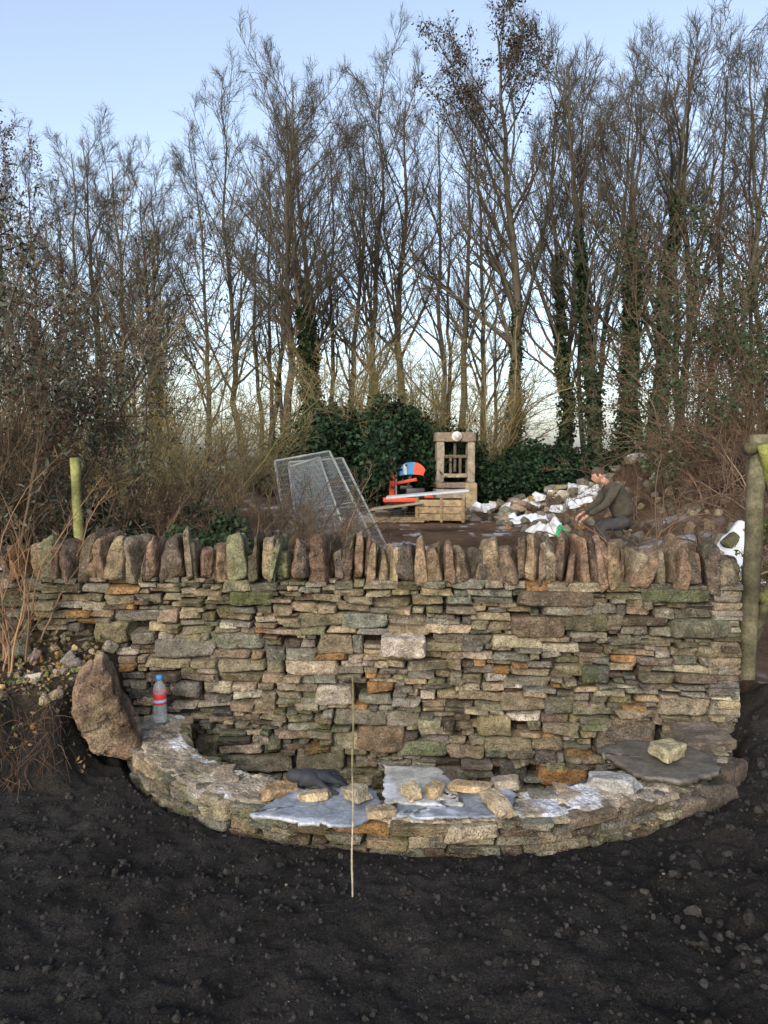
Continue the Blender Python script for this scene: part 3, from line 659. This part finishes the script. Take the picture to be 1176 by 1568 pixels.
shrub('bramble_thicket',(6.8,14.2),60,2.1,(1.9,1),3,RB,.004,None,seed=340,trop=.0,out=1.2,wob=.18)
shrub('bramble_thicket',(8.3,15.5),80,3.8,(2.0,1.2),3,RB,.0045,(3,.08,.05,GR,.2,.08,.15),seed=341,trop=.0,out=1.1,wob=.18)
shrub('bramble_thicket',(9.8,18.5),60,5.2,(2.6,1.2),3,RB,.006,(4,.1,.06,GR,.2,.1,.1),seed=348,trop=.02,out=1.0,wob=.16)
shrub('bramble_thicket',(5.2,9.6),20,2.2,(.8,.7),3,RB,.0026,None,seed=342,trop=-.02,out=1.5,wob=.2)
shrub('bramble_thicket',(2.7,9.0),6,1.5,(.4,.4),3,RB,.0024,None,seed=343,trop=-.01,out=1.5,wob=.16,n1=5,n2_=4)
shrub('bramble_thicket',(3.5,9.6),8,1.9,(.5,.4),3,RB,.0024,None,seed=344,trop=-.01,out=1.6,wob=.16,n1=6,n2_=4)
shrub('bramble_thicket',(2.9,6.2),6,1.2,(.35,.3),2,RB,.0022,(2,.04,.03,[(.12,.14,.03),(.05,.07,.02)],.1,.02,.1),seed=345,trop=-.02,out=1.4,wob=.2)
shrub('rose_stems',(-1.95,3.95),6,.70,(.10,.08),2,[(.22,.14,.08),(.16,.10,.06)],.0016,(1,.03,.02,[(.2,.1,.05)],.3,.01,.3),seed=346,trop=.05,out=.7,n1=5,n2_=3,stem=.008)
shrub('rose_stems',(-2.05,4.12),6,1.3,(.12,.08),2,[(.22,.14,.08),(.16,.10,.06)],.0016,None,seed=347,trop=.03,out=.8,n1=5,n2_=4,stem=.007)
mb=MB();rg=np.random.default_rng(80);n=20000;x=rg.uniform(-34,34,n);y=rg.uniform(31,34,n);hm_=.95+.6*n2(x,y*0,.25,3,90)+1.1*(x>6)
leaves(mb,np.stack([x,y,rg.random(n)**.8*hm_],1),.3,.2,rg,[(.05,.045,.03),(.075,.055,.038),(.03,.038,.02),(.09,.065,.045)]);mb.obj('distant_hedge',M_leaf)
# ------------------------------------------------------------ posts
MS=(.17,.18,.065)
def post(name,parts):
    mb=MB()
    for p0,p1,w,c_ in parts:
        k=np.linspace(0,1,14)[:,None];P=np.array(p0)*(1-k)+np.array(p1)*k;P[1:-1]+=rg.normal(0,w*.025,(12,3));P=np.concatenate([P[:1],P,P[-1:]]);R=w/2*(1+rg.normal(0,.03,16));R[0]=R[-1]=0.001
        cc=np.repeat(np.array([c_])*(1+.3*rg.normal(0,1,(16,1))).clip(.5,1.5),10,0);tubes(mb,P,R,10,cc)
    mb.obj(name,M_wood)
post('mossy_fence_post',[((-2.40,6.0,0),(-2.44,6.0,1.55),.075,MS)])
post('wooden_fence',[((2.11,4.35,.05),(2.14,4.35,1.68),.10,(.09,.085,.055)),((2.05,4.30,1.60),(2.9,4.6,1.66),.07,(.11,.10,.06)),((2.12,4.25,1.62),(2.42,4.5,.9),.07,(.14,.15,.045)),((2.2,4.2,.95),(2.2,4.6,.2),.07,(.09,.09,.055)),((2.16,4.3,.75),(2.9,4.6,.70),.07,(.11,.12,.045))])
# ------------------------------------------------------------ mesh fence panels
pf=empty('wire_mesh_fence_panels')
def panel(nm,TL,TR,BR_,BL_):
    TL,TR,BR_,BL_=[np.array(q,float) for q in (TL,TR,BR_,BL_)];mb=MB();g=(.20,.22,.22)
    f=lambda u,v:(TL*(1-u)+TR*u)*v+(BL_*(1-u)+BR_*u)*(1-v)
    for u in np.linspace(0,1,42): tubes(mb,[f(u,0),f(u,.5),f(u,1)],[.0026]*3,4,g)
    for v in np.linspace(0,1,22): tubes(mb,[f(0,v),f(.5,v),f(1,v)],[.0026]*3,4,g)
    for a_,b_ in ((TL,TR),(TR,BR_),(BR_,BL_),(BL_,TL)): rod(mb,a_,b_,.017,s=8,col=(.25,.26,.25))
    rod(mb,f(.05,.5),f(1,.5),.012,s=8,col=(.25,.26,.25));mb.obj(nm,M_metal,parent=pf)
panel('panel_1',(-1.55,10.8,1.50),(-.78,10.9,1.64),(-.05,10.2,.22),(-1.2,9.8,.1))
panel('panel_2',(-1.4,11.2,1.48),(-.62,11.4,1.54),(.10,10.8,.15),(-1.0,10.4,.1))
panel('panel_3',(-1.3,10.4,1.42),(-.9,10.6,1.55),(-.3,9.5,.05),(-1.0,9.3,.05))
# ------------------------------------------------------------ stone press
pp=empty('stone_press_frame',(2.05,22,float(gh(2.05,22))),0.1);mb=MB();rg=np.random.default_rng(90)
gs=(.27,.235,.18);gd=(.20,.16,.125)
def sb(c,s,cc): stones(mb,[c],[s],None,np.array([cc]),rg,n=8,e=16,skew=.03,amp=.012,freq=8,ca=.2)
sb((-.08,0,.3),(1.05,.6,.65),gs);sb((.42,-.1,.42),(.32,.5,.75),(.29,.24,.15));sb((0,0,.72),(1.2,.6,.16),gd)
sb((-.45,0,1.4),(.22,.36,1.25),gs);sb((.45,0,1.4),(.22,.36,1.25),gs);sb((0,0,2.1),(1.2,.42,.28),gd);sb((0,0,1.0),(.75,.4,.12),gs)
mb.obj('stone_blocks',M_rub,parent=pp);mb=MB()
box(mb,(0,-.05,1.55),(.7,.1,.09),(.12,.09,.06));box(mb,(-.14,-.05,1.3),(.07,.09,.5),(.12,.09,.06));box(mb,(.14,-.05,1.3),(.07,.09,.5),(.12,.09,.06));rod(mb,(0,0,1.1),(0,0,1.95),.045,s=12,col=(.1,.08,.07))
mb.obj('screw_and_bars',M_wood,parent=pp,bevel=.008);mb=MB();rod(mb,(0,-.2,2.12),(0,-.29,2.12),.14,s=24,col=(.65,.65,.62));rod(mb,(0,-.28,2.12),(0,-.30,2.12),.10,s=24,col=(.5,.5,.47));mb.obj('round_plaque',M_rub,parent=pp)
# ------------------------------------------------------------ mini excavator
ex=empty('mini_excavator',(.55,21,float(gh(.55,21))+.05),.05);OR=(.62,.07,.03);BLU=(.04,.22,.48);WH=(.5,.55,.6);BK=(.02,.02,.02)
mb=MB()
for yy in (-.3,.3):
    t=np.linspace(0,2*np.pi,25);P=np.stack([np.cos(t)*.12+np.sign(np.cos(t))*.38,t*0+yy,np.sin(t)*.13+.15],1);k=nrm(P-np.array([0,yy,.15]))
    A=[];
    for o1,w in ((0,-.09),(0,.09),(-.03,.09),(-.03,-.09)): A.append(P+k*o1+np.array([0,w,0]))
    A=np.stack(A,1);idx=np.arange(100).reshape(25,4);nx=np.roll(idx,-1,1);mb.add(A,np.stack([idx[:-1],nx[:-1],nx[1:],idx[1:]],-1),BK)
    for q in (-.38,0,.38): rod(mb,(q,yy-.07,.15),(q,yy+.07,.15),.09,s=14,col=(.05,.05,.05))
mb.obj('tracks',M_paint,parent=ex)
mb=MB();box(mb,(0,0,.36),(1.15,.5,.12),OR);box(mb,(.30,0,.55),(.5,.5,.26),BK);box(mb,(.55,0,.44),(.5,.46,.07),OR)
box(mb,(-.34,-.05,.80),(.15,.16,1.0),OR);box(mb,(-.36,-.05,1.33),(.26,.18,.14),OR);beam(mb,(-.3,-.05,.80),(.35,-.05,.92),.1,.09,OR)
rod(mb,(-.22,-.05,.5),(-.22,-.05,1.2),.03,s=10,col=(.4,.4,.4));box(mb,(-.08,-.05,1.22),(.35,.1,.08),BK);box(mb,(.05,0,.7),(.34,.34,.10),BK);beam(mb,(.1,0,.7),(.2,0,1.1),.1,.1,BK)
mb.obj('chassis_and_boom',M_paint,parent=ex,bevel=.015)
mb=MB();t=np.linspace(0,1,18);ang=np.pi*(.92-.80*t)
for a0,a1,cc in ((0,5,BLU),(5,7,WH),(7,11,BLU),(11,18,OR)):
    tt=ang[max(a0-1,0):a1];o_=np.stack([.22+.38*np.cos(tt),tt*0,1.06+.34*np.sin(tt)],1);i_=np.stack([.20+.34*np.cos(tt),tt*0,1.0+.06*np.sin(tt)],1)
    A=np.stack([o_+[0,-.2,0],o_+[0,.2,0],i_+[0,.2,0],i_+[0,-.2,0]],1);m_=len(tt);idx=np.arange(m_*4).reshape(m_,4);nx=np.roll(idx,-1,1);mb.add(A,np.stack([idx[:-1],nx[:-1],nx[1:],idx[1:]],-1),cc)
    mb.add(A[[0,-1]].reshape(-1,3),[[0,1,2,3],[7,6,5,4]],cc)
mb.obj('bonnet',M_paint,False,parent=ex)
# ------------------------------------------------------------ timber crate
cr=empty('timber_crate',(1.25,18.6,float(gh(1.25,18.6))),-.12);mb=MB();WD=(.27,.20,.12)
for k in range(3): box(mb,(0.15,-.45,.12+k*.17),(1.15,.03,.155),np.array(WD)*(.85+.15*k))
for k in range(3): box(mb,(0.15,.45,.12+k*.17),(1.15,.03,.155),WD)
for xx in (-.44,.74):
    for k in range(3): box(mb,(xx,0,.12+k*.17),(.03,.86,.155),WD)
for xx in (-.40,.18,.70): box(mb,(xx,-.48,.3),(.07,.03,.6),np.array(WD)*.8)
mb.obj('crate_planks',M_wood,parent=cr,bevel=.006)
mb=MB();box(mb,(-.2,0,.66),(2.0,.9,.045),(.46,.48,.51),R=rotm(0,-.09,.1));box(mb,(-.9,-.25,.38),(1.3,.7,.05),(.26,.21,.15),R=rotm(0,-.14,.05));mb.obj('sheet_boards',M_snow,parent=cr,bevel=.01)
mb=MB()
for k in range(7): box(mb,(-1.0+.05*k,-.9+k*.22,.05+.03*(k%2)),(1.6,.1,.04),np.array(WD)*rg.uniform(.6,1.1),R=rotm(0,0,rg.normal(0,.05)))
mb.obj('pallet_boards',M_wood,parent=cr,bevel=.004)
# ------------------------------------------------------------ rubble pile
mb=MB();n=150;x=rg.normal(4.2,1.2,n);y=rg.normal(20,.9,n);hh=.42*np.exp(-((x-4.3)/1.5)**2-((y-20)/1.2)**2)*rg.uniform(.2,1,n);s=rg.uniform(.08,.32,n)
cl=palette(rg,n)*.95;cl[rg.random(n)<.25]=(.5,.53,.57)
stones(mb,np.stack([x,y,gh(x,y)+hh+.03],1),np.stack([s*1.3,s,s*.6],1),np.array([rotm(rg.normal(0,.3),rg.normal(0,.3),rg.uniform(0,6)) for _ in range(n)]),cl,rg,n=5,e=8,skew=.25,amp=.02,freq=6)
mb.obj('stone_pile',M_rub,False)
mb=MB();n=300;x=rg.uniform(2.5,9.5,n);y=rg.uniform(12,19,n);s=rg.uniform(.05,.2,n)
x[:40]=rg.normal(3.25,.45,40);y[:40]=rg.normal(6.9,.35,40);s[:40]*=.7
stones(mb,np.stack([x,y,gh(x,y)+s*.2],1),np.stack([s*1.3,s,s*.7],1),randrot(rg,n),palette(rg,n)*.7,rg,n=3,e=5,skew=.2,amp=.02,freq=6);mb.obj('mound_rubble',M_rub,False)
def tarp(name,c,w,h_,seed,mat,col,lift=.15):
    u,v=np.meshgrid(np.linspace(-1,1,50),np.linspace(-1,1,40));x=c[0]+u*w*(1+.3*n2(u,v,1.8,3,seed));y=c[1]+v*h_*(1+.3*n2(v,u,1.8,3,seed+1))
    z=gh(x,y)+.01+lift*(1-np.maximum(abs(u),abs(v))**4)*(.5+n2(x,y,3.5,3,seed)).clip(0,2);a_,b_=u.shape;idx=np.arange(a_*b_).reshape(a_,b_)
    mb=MB();mb.add(np.stack([x,y,z],-1),np.stack([idx[:-1,:-1],idx[:-1,1:],idx[1:,1:],idx[1:,:-1]],-1),col);mb.obj(name,mat)
tarp('snow_patch',(3.3,17.6),.5,.4,1,M_snow,(.52,.55,.6),.12);tarp('snow_patch',(4.9,18.2),.5,.4,2,M_snow,(.52,.55,.6),.15)
tarp('white_plastic_sheet',(3.2,14.6),.3,.4,3,M_snow,(.5,.52,.54),.18);tarp('green_plastic_sheet',(3.35,14.2),.13,.2,4,M_paint,(.03,.34,.13),.2)
tarp('white_plastic_sheet',(3.05,6.8),.26,.3,5,M_snow,(.46,.50,.56),.07)
# ------------------------------------------------------------ camera, light, sky
cam=D.cameras.new('camera');co_=D.objects.new('camera',cam);scene.collection.objects.link(co_);scene.camera=co_
cam.sensor_fit='VERTICAL';cam.sensor_height=24;cam.lens=24*1162/1568;cam.clip_end=3000;cam.clip_start=.05
co_.location=(0,0,1.55);co_.rotation_euler=(math.radians(90-4.1),0,0)
el,rot=math.radians(27),math.radians(200)
w=D.worlds.new('World');scene.world=w;w.use_nodes=True;nt=w.node_tree;bg=nt.nodes['Background']
sk=nt.nodes.new('ShaderNodeTexSky');sk.sky_type='NISHITA';sk.sun_disc=False;sk.sun_elevation=el;sk.sun_rotation=rot;sk.air_density=1.;sk.dust_density=3.;sk.ozone_density=1.
hs=nt.nodes.new('ShaderNodeHueSaturation');hs.inputs['Saturation'].default_value=.78;nt.links.new(sk.outputs[0],hs.inputs['Color'])
nt.links.new(hs.outputs[0],bg.inputs[0]);bg.inputs[1].default_value=.33
sl=D.lights.new('sun','SUN');sl.energy=1.1;sl.angle=math.radians(16);sl.color=(1,.91,.79);so=D.objects.new('sun',sl);scene.collection.objects.link(so)
dv=Vector((math.sin(rot)*math.cos(el),math.cos(rot)*math.cos(el),math.sin(el)));so.rotation_euler=dv.to_track_quat('Z','Y').to_euler()
scene.view_settings.view_transform='Standard';scene.view_settings.look='None';scene.view_settings.exposure=0
